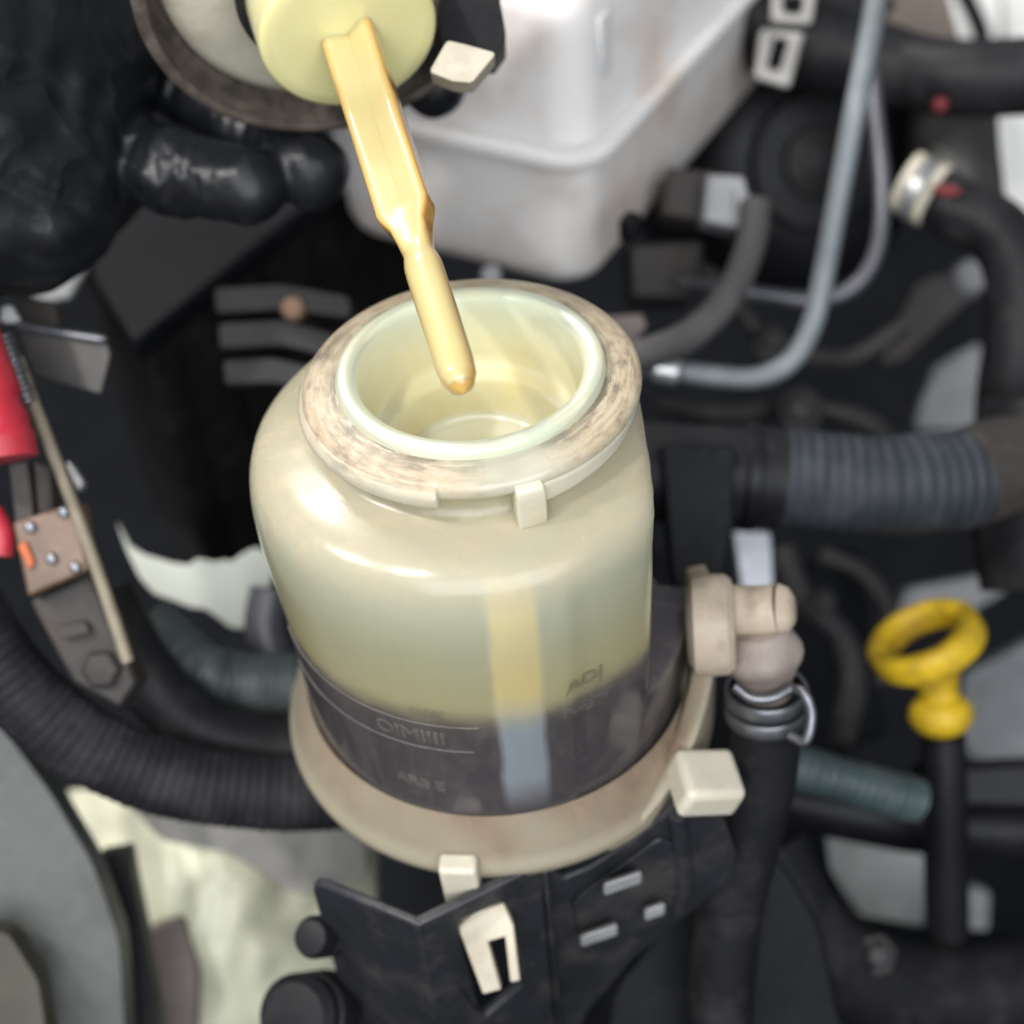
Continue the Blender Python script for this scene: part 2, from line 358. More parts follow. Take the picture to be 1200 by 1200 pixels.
# the dark fluid inside, filled to the level line
fp = [(.05, -6.0), (4.7, -6.0), (4.80, -5.97), (4.86, -6.25), (5.0, -6.55), (4.985, -7), (4.975, -7.72), (4.97, -7.80), (4.97, -7.92), (4.965, -8.05), (4.93, -10), (4.88, -10.2), (4.78, -10.46), (4.5, -10.7), (3.9, -10.85), (.05, -10.95)]
fr = [body_ring(r, z, cut=3.56) for r, z in fp]
fr[1] = [(x, y, z+.02) for x, y, z in fr[1]]
fr[2] = [(x, y, z+.07*noise.noise(Vector((x*1.1, y*1.1, 0)))+.05*noise.noise(Vector((x*4, y*4, 3)))) for x, y, z in fr[2]]
MB().grid(fr, cap0=True, cap1=True).build('fluid', MATS['fluid'], RES, angle=40)
# neck: rolled lip, bore, inner step
lip = [(3.02, -.75), (3.0, -.4), (2.98, -.16), (2.95, -.05), (2.88, .0), (2.78, .02), (2.66, .0), (2.57, -.05), (2.51, -.15), (2.47, -.4), (2.42, -1.0), (2.38, -1.5), (2.36, -1.72), (2.28, -1.84), (2.08, -1.9), (1.98, -1.96), (1.93, -2.1), (1.9, -2.6), (1.88, -2.95)]
MB().lathe(lip, (0, 0, 0), (0, 0, 1)).build('neck', NECKM, RES, angle=60)
MB().lathe([(1.9, -2.8), (1.86, -3.02), (1.7, -3.1), (1.3, -3.16), (.9, -3.12), (.55, -3.0), (.02, -2.96)], (0, 0, 0), (0, 0, 1), cap1=True).build('strainer_cup', wet_plastic('wet_pale_plastic', (.62, .60, .45), (.6, .5, .25), .05, .4), RES, angle=60)
# flange round the neck
flp = [(3.0, -.22), (3.2, -.25), (3.5, -.31), (3.68, -.38), (3.76, -.47), (3.78, -.58), (3.74, -.70), (3.62, -.78), (3.25, -.8)]
MB().lathe(flp, (0, .08, 0), (0, 0, 1), 120).build('flange', FLM, RES, angle=60)
def arc_block(a0, a1, r0, r1, zt0, zt1, zb0, zb1, n=40):
    rows = []
    for i in range(n+1):
        t = i/n; q = rad(a0+(a1-a0)*t); zt = zt0+(zt1-zt0)*t; zb = zb0+(zb1-zb0)*t
        e = .08; cs, sn = math.cos(q), math.sin(q)
        rows.append([(r*cs, r*sn, z) for r, z in ((r0, zb), (r1-e, zb), (r1, zb+e), (r1, zt-e*1.5), (r1-e*1.5, zt), (r0, zt+.06))])
    return MB().grid(rows, True, True, True)
arc_block(172, 257, 3.3, 3.88, -.48, -.44, -.80, -.84).build('locking_tab', FLM, RES, bevel=.05, angle=50)
arc_block(284, 352, 3.2, 3.73, -.56, -.50, -1.22, -.92).build('locking_ramp', TABM2, RES, bevel=.06, angle=50)
arc_block(281, 291, 3.2, 3.92, -.48, -.5, -1.72, -1.66, 8).build('stop_lug', TABM2, RES, sub=2, angle=180)
# level lines moulded in the wall
for zl, t0, t1 in ((-6.35, 196, 268), (-7.25, 200, 266)):
    MB().tube([(-.1+wall_r(zl)*math.cos(rad(t)), wall_r(zl)*math.sin(rad(t)), zl) for t in range(t0, t1, 3)], 0.028, 8, .3).build('level_line', BODYM, RES)
# embossed lettering, worn and mostly unreadable
def emboss(txt, size, q0, z0, name='embossed_lettering', squeeze=1.0, slope=0.):
    cu = bpy.data.curves.new('t', 'FONT'); cu.body = txt; cu.size = size; cu.extrude = .03; cu.bevel_depth = .012; cu.resolution_u = 3
    o = bpy.data.objects.new('t', cu); COL.objects.link(o); dg = bpy.context.evaluated_depsgraph_get()
    me = bpy.data.meshes.new_from_object(o.evaluated_get(dg)); bpy.data.objects.remove(o)
    mb = MB(); vs = []
    for v in me.vertices:
        q = rad(q0)+v.co.x*squeeze/5.05; z = z0+v.co.y+slope*v.co.x; rr = wall_r(z)*dent(math.degrees(q), z)-.004+v.co.z*.30
        vs.append((min(-.1+rr*math.cos(q), 3.53), rr*math.sin(q), z))
    mb.add(vs, [tuple(p.vertices) for p in me.polygons]); return mb.build(name, BODYM, RES, angle=30)
emboss('ADJ', .6, 288, -5.72); emboss('REJ-F', .66, 286.5, -6.55)
emboss('OIMIIII', .62, 236, -7.05); emboss('NAK', .42, 247, -6.05); emboss('ARE E', .5, 239, -8.9)
# skirt round the foot
def skr(q):  # a shade wider to the left
    return 1+.012*math.cos(q-math.pi)
rows = []
for r, z in [(5.02, -9.75), (5.12, -9.95), (5.3, -10.3), (5.46, -10.7), (5.56, -10.95), (5.66, -11.05), (5.70, -11.2), (5.66, -11.38), (5.5, -11.46), (5.2, -11.5), (4.9, -11.8)]:
    rows.append([(r*skr(q)*math.cos(q)-.05, r*skr(q)*math.sin(q), z) for q in np.linspace(0, 2*math.pi, 140, endpoint=False)])
MB().grid(rows).build('skirt', SKM, RES, angle=60)
# raised side wall of the skirt by the outlet
rows = []
for i in range(40):
    q = rad(-66+i*1.95); t = min(1, i/32); zt = -11.35+3.35*(t**1.35)
    rows.append([(r*math.cos(q), r*math.sin(q), z) for r, z in ((5.1, -11.4), (5.08, zt), (5.16, zt+.07), (5.5, zt+.07), (5.6, zt), (5.62, -11.42))])
MB().grid(rows, True, True, True).build('side_wall', SKM, RES, angle=50)
# outlet: collar, barrel, down-pipe
nc = at(846, 732, 37.6); nx = np.array([.97, -.12, .05]); nx /= np.linalg.norm(nx)
MB().lathe([(.3, -.9), (.95, -.85), (1.22, -.7), (1.28, -.2), (1.26, .12), (1.12, .28), (.7, .32)], nc, nx, 40, True, True).build('outlet_collar', TAN, RES)
MB().tube(A((850, 715, 37.8), (885, 717, 37.6), (912, 714, 37.4)), lambda s, L: .66 if s < L-.25 else .64, 24, .1).build('outlet_barrel', TAN, RES, bevel=.2, seg=4)
MB().lathe([(.05, -.1), (.35, -.06), (.56, .08), (.66, .3)], at(928, 714, 37.3), at(900, 715, 37.5)-at(928, 714, 37.3), 24, True).build('outlet_end', TAN, RES)
MB().tube(A((888, 735, 37.5), (893, 765, 37.8), (897, 800, 38.2), (897, 830, 38.6)), lambda s, L: .74+.30*math.exp(-((s-.75)/.42)**2)-.08*(s > 1.4), 28, .06).build('outlet_pipe', plain('grimy_grey_nylon', (.30, .25, .22), .5, dust=(.14, .11, .095), dust_amt=.5, var=.25), RES)
# cream lugs clipped into the bracket
c = at(826, 917, 37.3)
MB().box(c, np.array([.80, .18, -.33])*.95, np.array([-.12, .95, .1])*.75, np.array([.28, 0, .75])*.62).build('mounting_lug', WHT, RES, bevel=.22, seg=4)
c = at(541, 1026, 36.4)
MB().box(at(541, 1032, 36.7), (.46, -.06, 0), (.03, .28, 0), (-.03, 0, .8)).build('mounting_lug', WHT, RES, bevel=.12, seg=3)
sl = [(536, 1086), (560, 1066), (590, 1058), (602, 1085), (610, 1150), (598, 1152), (592, 1098), (572, 1104), (588, 1160), (566, 1166)]
MB().poly([at(x, y, 36.9) for x, y in sl], fw*.5).build('latch_hook', plain('shaded_cream', (.46, .41, .32), .45, dust=(.3, .24, .18), dust_amt=.4), RES, bevel=.05)

# ================================================================== bracket under the reservoir
pA, pB, pC, pD = at(362, 1032, 37.6), at(490, 1085, 35.9), at(634, 1014, 36.6), at(790, 948, 37.2)
BRK = thing('mounting_bracket', 'black folded steel bracket with slot holding the foot of the reservoir', 'bracket', pB-np.array([0, 0, 9]))
dn = np.array([0, 0, -9.])
def wing(p, q, holes=(), name='wing', th=.28, round0=0):
    nrm = np.cross(q-p, dn); nrm /= np.linalg.norm(nrm)
    if nrm@fw < 0: nrm = -nrm
    out = [p, q, q+dn, p+dn]
    if round0:
        e = (q-p)/np.linalg.norm(q-p); out = [p+e*.35, q, q+dn, p+dn, p+np.array([0, 0, -.5]), p+e*.08+np.array([0, 0, -.14])]
    return MB().poly(out, nrm*th, holes).build(name, BLK2, BRK, bevel=.10, seg=4)
wing(pA, pB, round0=1)
def onplane(px, py, p, q):
    n = np.cross(q-p, dn); r = ray(px, py); return CAM+r*(((p-CAM)@n)/(r@n))
hole = [onplane(x, y, pB, pC) for x, y in rounded([(536, 1080), (596, 1054), (618, 1150), (564, 1196)], .16)]
wing(pB, pC, [hole])
pC2 = pC+np.array([.12, .45, -.1])
outl = [(638, 1019), (662, 1030), (690, 1018), (740, 986), (780, 955), (796, 938), (815, 932), (838, 938), (846, 952), (864, 1000), (858, 1034), (800, 1078), (745, 1122), (690, 1185), (655, 1260), (632, 1262)]
op = [onplane(x, y, pC2, pD) for x, y in outl]
nrm = np.cross(pD-pC2, dn); nrm /= np.linalg.norm(nrm); nrm = nrm if nrm@fw > 0 else -nrm
MB().poly(op, nrm*.3).build('wing', BLK2, BRK, bevel=.09, seg=3)
MB().box((pC+pC2)/2+np.array([.05, .0, -4.6]), (.06, .02, 0), (.02, .3, 0), (0, 0, 4.4)).build('fold', BLK2, BRK, bevel=.04)
MB().poly([onplane(x, y, pC2, pD)-nrm*.02 for x, y in rounded([(668, 1052), (772, 978), (800, 990), (806, 1040), (770, 1080), (684, 1112)], .12)], -nrm*.10).build('pressed_panel', BLK2, BRK, bevel=.07, seg=3)
MB().tube([onplane(x, y, pC2, pD)-nrm*.12 for x, y in ((792, 950), (796, 985), (800, 1030), (792, 1062))], .22, 14, .1).build('pressed_rib', BLK2, BRK)
for x, y, ln, an in ((727, 1026, 44, -24), (764, 1059, 24, -22), (700, 1086, 44, -26)):
    c = onplane(x, y, pC2, pD)-fw*.2; e = (pD-pC2)/np.linalg.norm(pD-pC2)
    MB().box(c-fw*.5, e*ln*.55*37/F, np.array([0, 0, .26]), fw*.2).build('steel_tab', plain('dull_zinc_tab', (.36, .36, .37), .45, metal=.2, dust=(.2, .18, .16), dust_amt=.3), BRK, bevel=.08, seg=3)

# ================================================================== filler cap with dipstick
tip = at(543, 459, 29.6); fc = at(410, 44, 35.2); axv = tip-fc; LEN = np.linalg.norm(axv); ax = axv/LEN
CAP = thing('filler_cap', 'filler cap held upside down with oily yellow dipstick hanging from it', 'cap', fc)
MB().lathe([(.02, 0), (1.7, 0), (1.98, -.02), (2.08, -.08), (2.12, -.2), (2.14, -.8), (2.17, -1.4), (2.2, -3.2)], fc, ax, 96, True).build('plug', PLUGM, CAP, angle=60)
MB().lathe([(2.2, -1.62), (2.34, -1.66), (2.4, -1.78), (2.34, -1.9), (2.18, -1.94)], fc, ax, 80).build('sealing_ring', RUB, CAP, angle=60)
shp = [(3.5, -2.5), (3.95, -2.35), (4.2, -1.95), (4.28, -1.4), (4.25, -1.22), (4.38, -1.16), (4.52, -1.22), (4.58, -1.4), (4.6, -2.6), (4.5, -3.3), (4.1, -3.7), (.1, -3.75)]
fs = fc-ax*.5-CR*.22+CU*.12
MB().lathe(shp, fs, ax, 128, False, True).build('shell', SHELL, CAP, angle=50)
MB().lathe([(2.15, -1.75), (2.9, -1.8), (3.5, -1.86), (3.82, -1.98), (3.95, -2.4)], fs, ax, 96).build('liner', LINER, CAP, angle=60)
# grip wing on the rim with its dirty cream catch
g0 = 37.2
slab(rounded([(512, 20), (530, -60), (575, -60), (594, 44), (578, 66), (540, 60), (520, 70)], .15), g0, 1.6).build('grip_wing', BLK, CAP, bevel=.12, seg=3)
slab(rounded([(503, 84), (524, 47), (546, 52), (582, 62), (553, 97), (530, 95)], .15), g0-1.7, .9).build('catch', plain('dirty_cream_catch', (.50, .45, .36), .5, dust=(.25, .2, .15), dust_amt=.4), CAP, bevel=.04)
# dipstick: grooved blade running into a round rod
vdir = CAM-(fc+tip)/2; wd = np.cross(ax, vdir); wd /= np.linalg.norm(wd)
if wd@CR < 0: wd = -wd
nd = np.cross(wd, ax);
if nd@vdir < 0: nd = -nd
tw = .22; wd, nd = wd*math.cos(tw)+nd*math.sin(tw), nd*math.cos(tw)-wd*math.sin(tw)
T = [-.05, .05, .30, .54, .55, .585, .625, .655, .68, .75, .85, .93, .965, .985, .996, 1.0]
HW = [.64, .64, .62, .61, .58, .41, .36, .34, .41, .415, .41, .405, .37, .27, .14, .02]
HT = [.34, .34, .33, .32, .31, .32, .32, .32, .40, .41, .41, .405, .37, .27, .14, .02]
GR = [.24, .20, .17, .15, .14, .10, .04, 0, 0, 0, 0, 0, 0, 0, 0, 0]
tt = sorted(set(list(np.linspace(-.05, .94, 60))+list(np.linspace(.94, 1, 16))))
rows = []; pool = []
for t in tt:
    hw, ht, g = np.interp(t, T, HW), np.interp(t, T, HT), np.interp(t, T, GR); row = []
    for q in np.linspace(0, 2*math.pi, 40, endpoint=False):
        e = .30 if g > .08 else 1-.70*g/.08
        cx = math.copysign(abs(math.cos(q))**e, math.cos(q))*hw; cy = math.copysign(abs(math.sin(q))**e, math.sin(q))*ht
        if g: cy -= math.copysign(g*max(0, 1-(cx/hw/.62)**2), cy) if abs(cy) > .02 else 0
        pool.append(min(1, max(0, (abs(cx)/hw-.72)/.28*(.9 if t < .66 else .55)+max(0, (t-.95)*12)*.7)) if t < .999 else 1)
        row.append(fc+ax*LEN*t+wd*cx+nd*cy)
    rows.append(row)
STK = MB().grid(rows, True, True, True).build('dipstick', STICK, CAP, angle=40)
al = STK.data.attributes.new('pooled_oil', 'FLOAT', 'POINT'); al.data.foreach_set('value', np.array(pool, dtype=np.float32))
rows = [[fc+ax*LEN*t+(wd*math.cos(q)+nd*math.sin(q))*r for q in np.linspace(0, 2*math.pi, 28, endpoint=False)] for t, r in ((.988, .262), (.992, .22), (.997, .15), (1.001, .09), (1.004, .045), (1.005, .012))]
rows[0] = [p-nd*.0 for p in rows[0]]
MB().grid(rows, True, False, True).build('oil_film', DROP, STK)

# ================================================================== gloved hand (one skin)
def sdf_mesh(groups, lo, hi, h, creases=()):
    """groups: lists of (a, b, ra, rb) capsules, blended inside a group, pressed together between groups; polygonised by surface nets"""
    nx = [int((hi[i]-lo[i])/h)+1 for i in range(3)]
    X, Y, Z = np.meshgrid(*[lo[i]+h*np.arange(nx[i]) for i in range(3)], indexing='ij'); P = np.stack([X, Y, Z], -1)
    wob = .05*np.sin(1.9*X+2.3*Z+1.2*np.sin(1.3*Y))*np.sin(1.1*Y-.7*X+.9*np.sin(2.1*Z))+.02*np.sin(4.1*X-3.2*Z+1.5*np.sin(2*Y))
    D = None
    for caps, kk, ko in groups:
        d = None
        for a, b, ra, rb in caps:
            a = np.array(a); ba = np.array(b)-a; t = np.clip(((P-a)@ba)/(ba@ba), 0, 1)
            e = np.linalg.norm(P-a-t[..., None]*ba, axis=-1)-(ra+(rb-ra)*t)
            if d is None: d = e
            else:
                hh = np.clip(kk-np.abs(d-e), 0, None)/kk; d = np.minimum(d, e)-hh*hh*kk*.25
        if D is None: D = d
        else:
            hh = np.clip(ko-np.abs(d-D), 0, None)/ko; D = np.minimum(D, d)-hh*hh*ko*.25
    for c0, dr, amp, wl, sp in creases:
        q = P-np.array(c0); D = D+amp*np.abs(np.sin(math.pi*(q@dr)/wl+.8*np.sin(3*Z+2*X)))*np.exp(-(q*q).sum(-1)/sp**2)
    D = D+wob
    ins = D < 0; idx = -np.ones([n-1 for n in nx], int)
    cs = [(i, j, k) for i in (0, 1) for j in (0, 1) for k in (0, 1)]
    sl = lambda a, o: a[o[0]:a.shape[0]-1+o[0], o[1]:a.shape[1]-1+o[1], o[2]:a.shape[2]-1+o[2]]
    cnt = sum(sl(ins, o).astype(int) for o in cs); cell = (cnt > 0) & (cnt < 8)
    acc = np.zeros(list(idx.shape)+[3]); num = np.zeros(idx.shape)
    for i, o in enumerate(cs):
        for q in cs[i+1:]:
            if sum(abs(a-b) for a, b in zip(o, q)) != 1: continue
            da, db = sl(D, o), sl(D, q); m = (da < 0) != (db < 0)
            t = np.where(m, da/np.where(m, da-db, 1), 0)
            pt = np.array(o)+t[..., None]*(np.array(q)-np.array(o)); acc += np.where(m[..., None], pt, 0); num += m
    loc = np.argwhere(cell); idx[cell] = np.arange(len(loc))
    V = np.array(lo)+h*(loc+acc[cell]/num[cell][:, None]); Fc = []
    for axis in range(3):
        u, v = [(1, 2), (2, 0), (0, 1)][axis]
        a = ins; b = np.roll(ins, -1, axis); m = a != b
        for g in np.argwhere(m):
            if g[axis] >= nx[axis]-1 or g[u] < 1 or g[v] < 1 or g[u] >= nx[u]-1 or g[v] >= nx[v]-1: continue
            q = []
            for du, dv in ((-1, -1), (0, -1), (0, 0), (-1, 0)):
                c = g.copy(); c[u] += du; c[v] += dv; q.append(idx[tuple(c)])
            if min(q) >= 0: Fc.append(tuple(int(i) for i in q))
    return V, Fc
ringf = [(at(120, 165, 41.5), at(205, 205, 40.3), 1.2, 1.12), (at(205, 205, 40.3), at(290, 218, 39.6), 1.12, 1.04)]
midf = [(at(170, 70, 43), at(300, 150, 41.8), 1.2, 1.12), (at(300, 150, 41.8), at(366, 200, 40.2), 1.12, 1.05)]
indf = [(at(240, -40, 44), at(420, 30, 44), 1.2, 1.1), (at(420, 30, 44), at(508, 98, 42.2), 1.05, .95)]
pinf = [(at(40, 250, 41.5), at(110, 235, 42), 1.15, 1.0), (at(110, 235, 42), at(165, 190, 42.5), .98, .9)]
thmb = [(at(-60, -40, 40), at(120, -130, 38), 1.8, 1.3), (at(120, -130, 38), at(300, -170, 37), 1.25, 1.05)]
palm = [(at(-260, 60, 39), at(-60, 130, 40), 3.4, 2.7), (at(-60, 130, 40), at(120, 60, 42), 2.6, 1.7), (at(-80, 180, 39.5), at(70, 190, 40.5), 2.6, 1.6), (at(-150, 262, 39), at(40, 270, 40.2), 2.0, 1.45), (at(-60, 20, 40), at(200, -40, 43.4), 2.5, 1.4), (at(-60, 60, 38), at(90, 60, 40), 1.8, 1.3), (at(-600, 60, 38), at(-260, 60, 39), 3.7, 3.4)]
groups = [(palm, 2.6, 1), (thmb, .8, 1.2), (indf, .5, .35), (midf, .5, .3), (ringf, .5, .22), (pinf, .5, .25)]
allp = np.array([p for g in groups for c in g[0] for p in (np.array(c[0])-c[2], np.array(c[0])+c[2], np.array(c[1])-c[3], np.array(c[1])+c[3])])
lo, hi = allp.min(0)-.5, allp.max(0)+.5; lo[0] = max(lo[0], -24)
def uv_(a, b): v = np.array(b)-np.array(a); return v/np.linalg.norm(v)
fd = uv_(at(150, 190, 40), at(300, 215, 40))
creases = [(at(205, 195, 39.2), fd, .15, .42, 1.25), (at(285, 140, 41), fd, .12, .42, 1.1), (at(165, 240, 39.2), uv_(at(100, 300, 39), at(200, 200, 39)), .18, .55, 1.6),
           (at(60, 200, 38.4), uv_(at(60, 200, 38), at(120, 120, 38)), .10, 1.3, 2.6), (at(60, 60, 38.4), uv_(at(0, 60, 38), at(120, 110, 38)), .10, 1.5, 2.8), (at(20, 300, 38.4), uv_(at(0, 300, 38), at(60, 240, 38)), .09, 1.2, 2.2)]
V, Fc = sdf_mesh(groups, lo, hi, .135, creases)
HAND = MB(); HAND.v = list(V); HAND.f = Fc
hand = HAND.build('gloved_hand', GLOVE, None, angle=180)
m = hand.modifiers.new('relax', 'SMOOTH'); m.iterations = 3; m.factor = .5
tag(hand, 'hand in a black creased nitrile glove holding up the filler cap', 'hand')

# ================================================================== white tank behind
tc = at(690, 198, 46); e1 = np.array([-5.456, 3.422, 0]); e1 /= np.linalg.norm(e1); e2 = np.array([e1[1], -e1[0], 0]); e2 = e2 if e2[1] > 0 else -e2
TNK = thing('expansion_tank', 'milky white plastic tank with a welded seam behind the open reservoir', 'tank', tc-np.array([0, 0, 5]))
def rrect(z, grow, rc, w1=11., w2=21., n=8):
    """rounded rectangle whose near corner is the tank corner"""
    out = []
    x0, x1, y0, y1 = -grow, w1+grow, -grow, w2+grow
    for cx, cy, a0 in ((x0+rc, y0+rc, 180), (x1-rc, y0+rc, 270), (x1-rc, y1-rc, 0), (x0+rc, y1-rc, 90)):
        for j in range(n+1):
            q = rad(a0+90*j/n); out.append(tc+e1*(cx+rc*math.cos(q))+e2*(cy+rc*math.sin(q))+np.array([0, 0, z]))
    return out
def loft(levels): return MB().grid([rrect(*l) for l in levels], True, True, True)
loft([(.1, -.35, 1.3), (.5, -.42, 1.3), (2.5, -.6, 1.3), (4.0, -.72, 1.3), (4.5, -.85, 1.3), (4.85, -1.15, 1.3), (5.05, -1.6, 1.2), (5.1, -2.2, 1.)]).build('upper_shell', TANK, TNK, angle=60)
loft([(-.1, -.35, 1.3), (-.6, -.4, 1.3), (-2.5, -.5, 1.3), (-4.4, -.55, 1.3), (-4.9, -.68, 1.3), (-5.25, -.95, 1.3), (-5.4, -1.5, 1.2)]).build('lower_shell', TANK, TNK, angle=60)
loft([(-.28, -.05, 1.5), (-.2, .18, 1.7), (.12, .2, 1.7), (.26, .0, 1.6)]).build('seam', TANK, TNK, bevel=.03, angle=60)
for yy, zz, hh in ((2.5, 2.6, 1.2), (7.5, 2.4, 1.5), (12.5, 2.4, 1.5)):
    MB().box(tc+e1*.62+e2*yy+np.array([0, 0, zz]), e1*.08, e2*.35, np.array([0, 0, hh])).build('side_rib', TANK, TNK, bevel=.06)
MB().box(at(738, 266, 47.3), e1*.25, e2*.35, np.array([0, 0, .38])).build('level_mark', BLK, TNK, bevel=.08)

# ================================================================== things at the upper right
def hose(name, label, mat, pts, r, n=24, cat='hose', step=.25, group=None, parent=None):
    o = MB().tube(A(*pts), r, n, step).build(name, mat, parent, angle=60)
    return tag(o, label, cat, group) if parent is None else o
def ribbed(base, amp, pitch):
    jit = [random.uniform(.55, 1.25) for _ in range(400)]
    return lambda s, L: base+.02*math.sin(s*1.7)+amp*jit[int(s/pitch) % 400]*(abs(math.sin(math.pi*s/pitch))**.7)
# plug and socket with its sleeve
cn = thing('cable_connector', 'grey cable connector plugged into a dark socket beside the white tank', 'connector', at(850, 270, 50))
slab([(782, 195), (838, 200), (832, 262), (776, 250)], 51, 2.2).build('socket', DUSTY, cn, bevel=.15)
slab([(829, 203), (872, 206), (876, 222), (866, 268), (824, 258)], 50, 1.6).build('plug_shell', CONN, cn, bevel=.12)
slab([(862, 222), (878, 226), (876, 244), (862, 242)], 49.6, .5).build('latch', CONN, cn, bevel=.05)
hose('sleeved_cable', 'grey brown sleeved cable curving down from the grey connector', LOOM, [(886, 238, 49.4), (880, 285, 49), (855, 345, 48.2), (812, 390, 47.3), (765, 412, 46.5), (700, 428, 46)], .5, 20, 'cable')
slab([(735, 285), (825, 280), (822, 330), (812, 352), (740, 350)], 53, 2.5).build('valve_block', DUSTY, tag(thing('valve_block', 'dusty brown block on a ledge under the white tank', 'block', at(780, 360, 53)), 'dusty brown block on a ledge under the white tank', 'block'), bevel=.2)
tag(slab([(690, 372), (752, 368), (758, 382), (735, 412), (690, 405)], 50, .6).build('mounting_plate', plain('dusty_plate', (.30, .25, .23), .6), None, bevel=.06), 'dusty grey plate edge peeking out behind the reservoir neck', 'plate')
tag(MB().lathe([(.02, -.1), (.28, -.06), (.36, .1), (.36, .5)], at(575, 322, 50), fw, 20, True).build('bolt_head', CONN, None), 'small bright bolt head behind the reservoir neck', 'bolt')
hose('steel_pipe', 'long bent grey steel pipe, the thick one running in front of the black cylinder', STEEL, [(1030, -40, 46), (1024, 20, 46), (1004, 120, 46), (984, 225, 46.5), (964, 330, 47), (950, 385, 47.3), (925, 425, 47.5), (885, 443, 47.6), (830, 440, 47.7), (778, 432, 47.8), (730, 428, 48.2)], .36, 20, 'pipe')
hose('thin_steel_pipe', 'thin dark steel pipe looping behind the thick bent pipe', plain('dark_pipe', (.12, .12, .135), .4, metal=.5), [(1018, 40, 51), (1026, 130, 51), (1034, 220, 51), (1028, 290, 51), (1002, 335, 51), (955, 352, 51), (900, 346, 51), (862, 340, 51), (800, 330, 52)], .28, 18, 'pipe')
tag(MB().lathe([(.25, -.5), (.42, -.45), (.42, .3), (.3, .4)], at(782, 434, 47.3), at(830, 440, 47.3)-at(780, 432, 47.3), 24, True, True).build('pipe_nut', ZINC, None, bevel=.05), 'bright union nut at the lower end of the thick bent pipe', 'nut')
# big black cylinder (booster) behind
cy = thing('black_cylinder', 'big matt black round housing behind the bent pipes', 'housing', at(960, 330, 62))
ca = at(960, 190, 60); cax = np.array([.12, -.75, .45])
MB().lathe([(.3, .4), (1.4, .25), (1.5, -.1), (2.6, -.15), (2.8, -.5), (4.3, -.8), (5.0, -1.6), (5.2, -3), (5.2, -12)], ca, cax, 72, True, True).build('drum', BLK, cy, angle=40)
for r in (.7, 1.05):
    MB().lathe([(r-.09, .30), (r, .44), (r+.09, .30)], ca, cax, 48).build('boss_ring', DUSTY, cy)
bh = thing('coolant_hose', 'thick black hose with a pale wire clamp across the black housing', 'hose', at(1000, 110, 57))
MB().tube(A((880, 10, 57), (915, 40, 57), (985, 62, 56.5), (1060, 82, 55.5), (1130, 92, 54), (1230, 88, 53)), lambda s, L: 1.75 if s < 3 else 1.75-.4*min(1, (s-3)/4), 28, .3).build('hose_wall', RUB, bh)
hose('upper_hose', 'glossy dark hose running beside the pale clamp at the back', RUB, [(900, -60, 60), (935, -20, 60), (985, 10, 60), (1015, 40, 60)], 1.6)
wc = thing('spring_clamp', 'pale flat spring clamp on the thick black hose', 'clamp', at(915, 90, 54.5))
cl = [(905, -14), (958, -14), (952, 28), (904, 24)]; hl = [(918, -8), (944, -6), (940, 16), (918, 14)]
MB().poly([at(x, y, 54.5) for x, y in cl], fw*.4, [[at(x, y, 54.5) for x, y in hl]]).build('clamp_ear', plain('clamp_metal', (.46, .44, .42), .4, metal=.2), wc, bevel=.16, seg=4)
cl = [(892, 32), (944, 36), (926, 102), (884, 90)]; hl = [(908, 42), (926, 44), (914, 82), (900, 78)]
MB().poly([at(x, y, 54.3) for x, y in cl], fw*.4, [[at(x, y, 54.3) for x, y in hl]]).build('clamp_band', MATS['clamp_metal'], wc, bevel=.16, seg=4)
tag(MB().lathe([(.02, .1), (.2, .08), (.25, 0), (.25, -.3)], at(1103, 122, 53), -fw, 16, True).build('paint_dab', DRED, None), 'small red dot of paint on the underside of the thick hose', 'mark')
# hose stub with cream clamp on the right
hose('bent_hose', 'black hose bending down from a cream collar at the right', RUB, [(1085, 222, 54), (1120, 245, 53.6), (1165, 268, 53), (1192, 310, 52.6), (1196, 380, 52.6), (1185, 460, 53), (1180, 540, 54)], lambda s, L: 1.05+.15*min(1, s/4))
cc = at(1080, 222, 54); cv = at(1120, 243, 53.6)-cc
cr = thing('hose_collar', 'cream ringed collar at the end of the bending black hose', 'collar', cc)
for i, (r, t, mm) in enumerate(((1.12, -.5, WHT), (1.2, -.05, ZINC), (1.15, .4, WHT))):
    MB().lathe([(r-.35, t-.2), (r, t-.18), (r+.03, t), (r, t+.18), (r-.35, t+.2)], cc, cv, 36, True, True).build('ring', mm, cr)
tag(slab([(1098, 214), (1122, 218), (1128, 226), (1112, 230), (1094, 224)], 52.2, .3).build('red_tag', DRED, None, bevel=.04), 'dull red strip on the black hose next to the cream collar', 'strip')
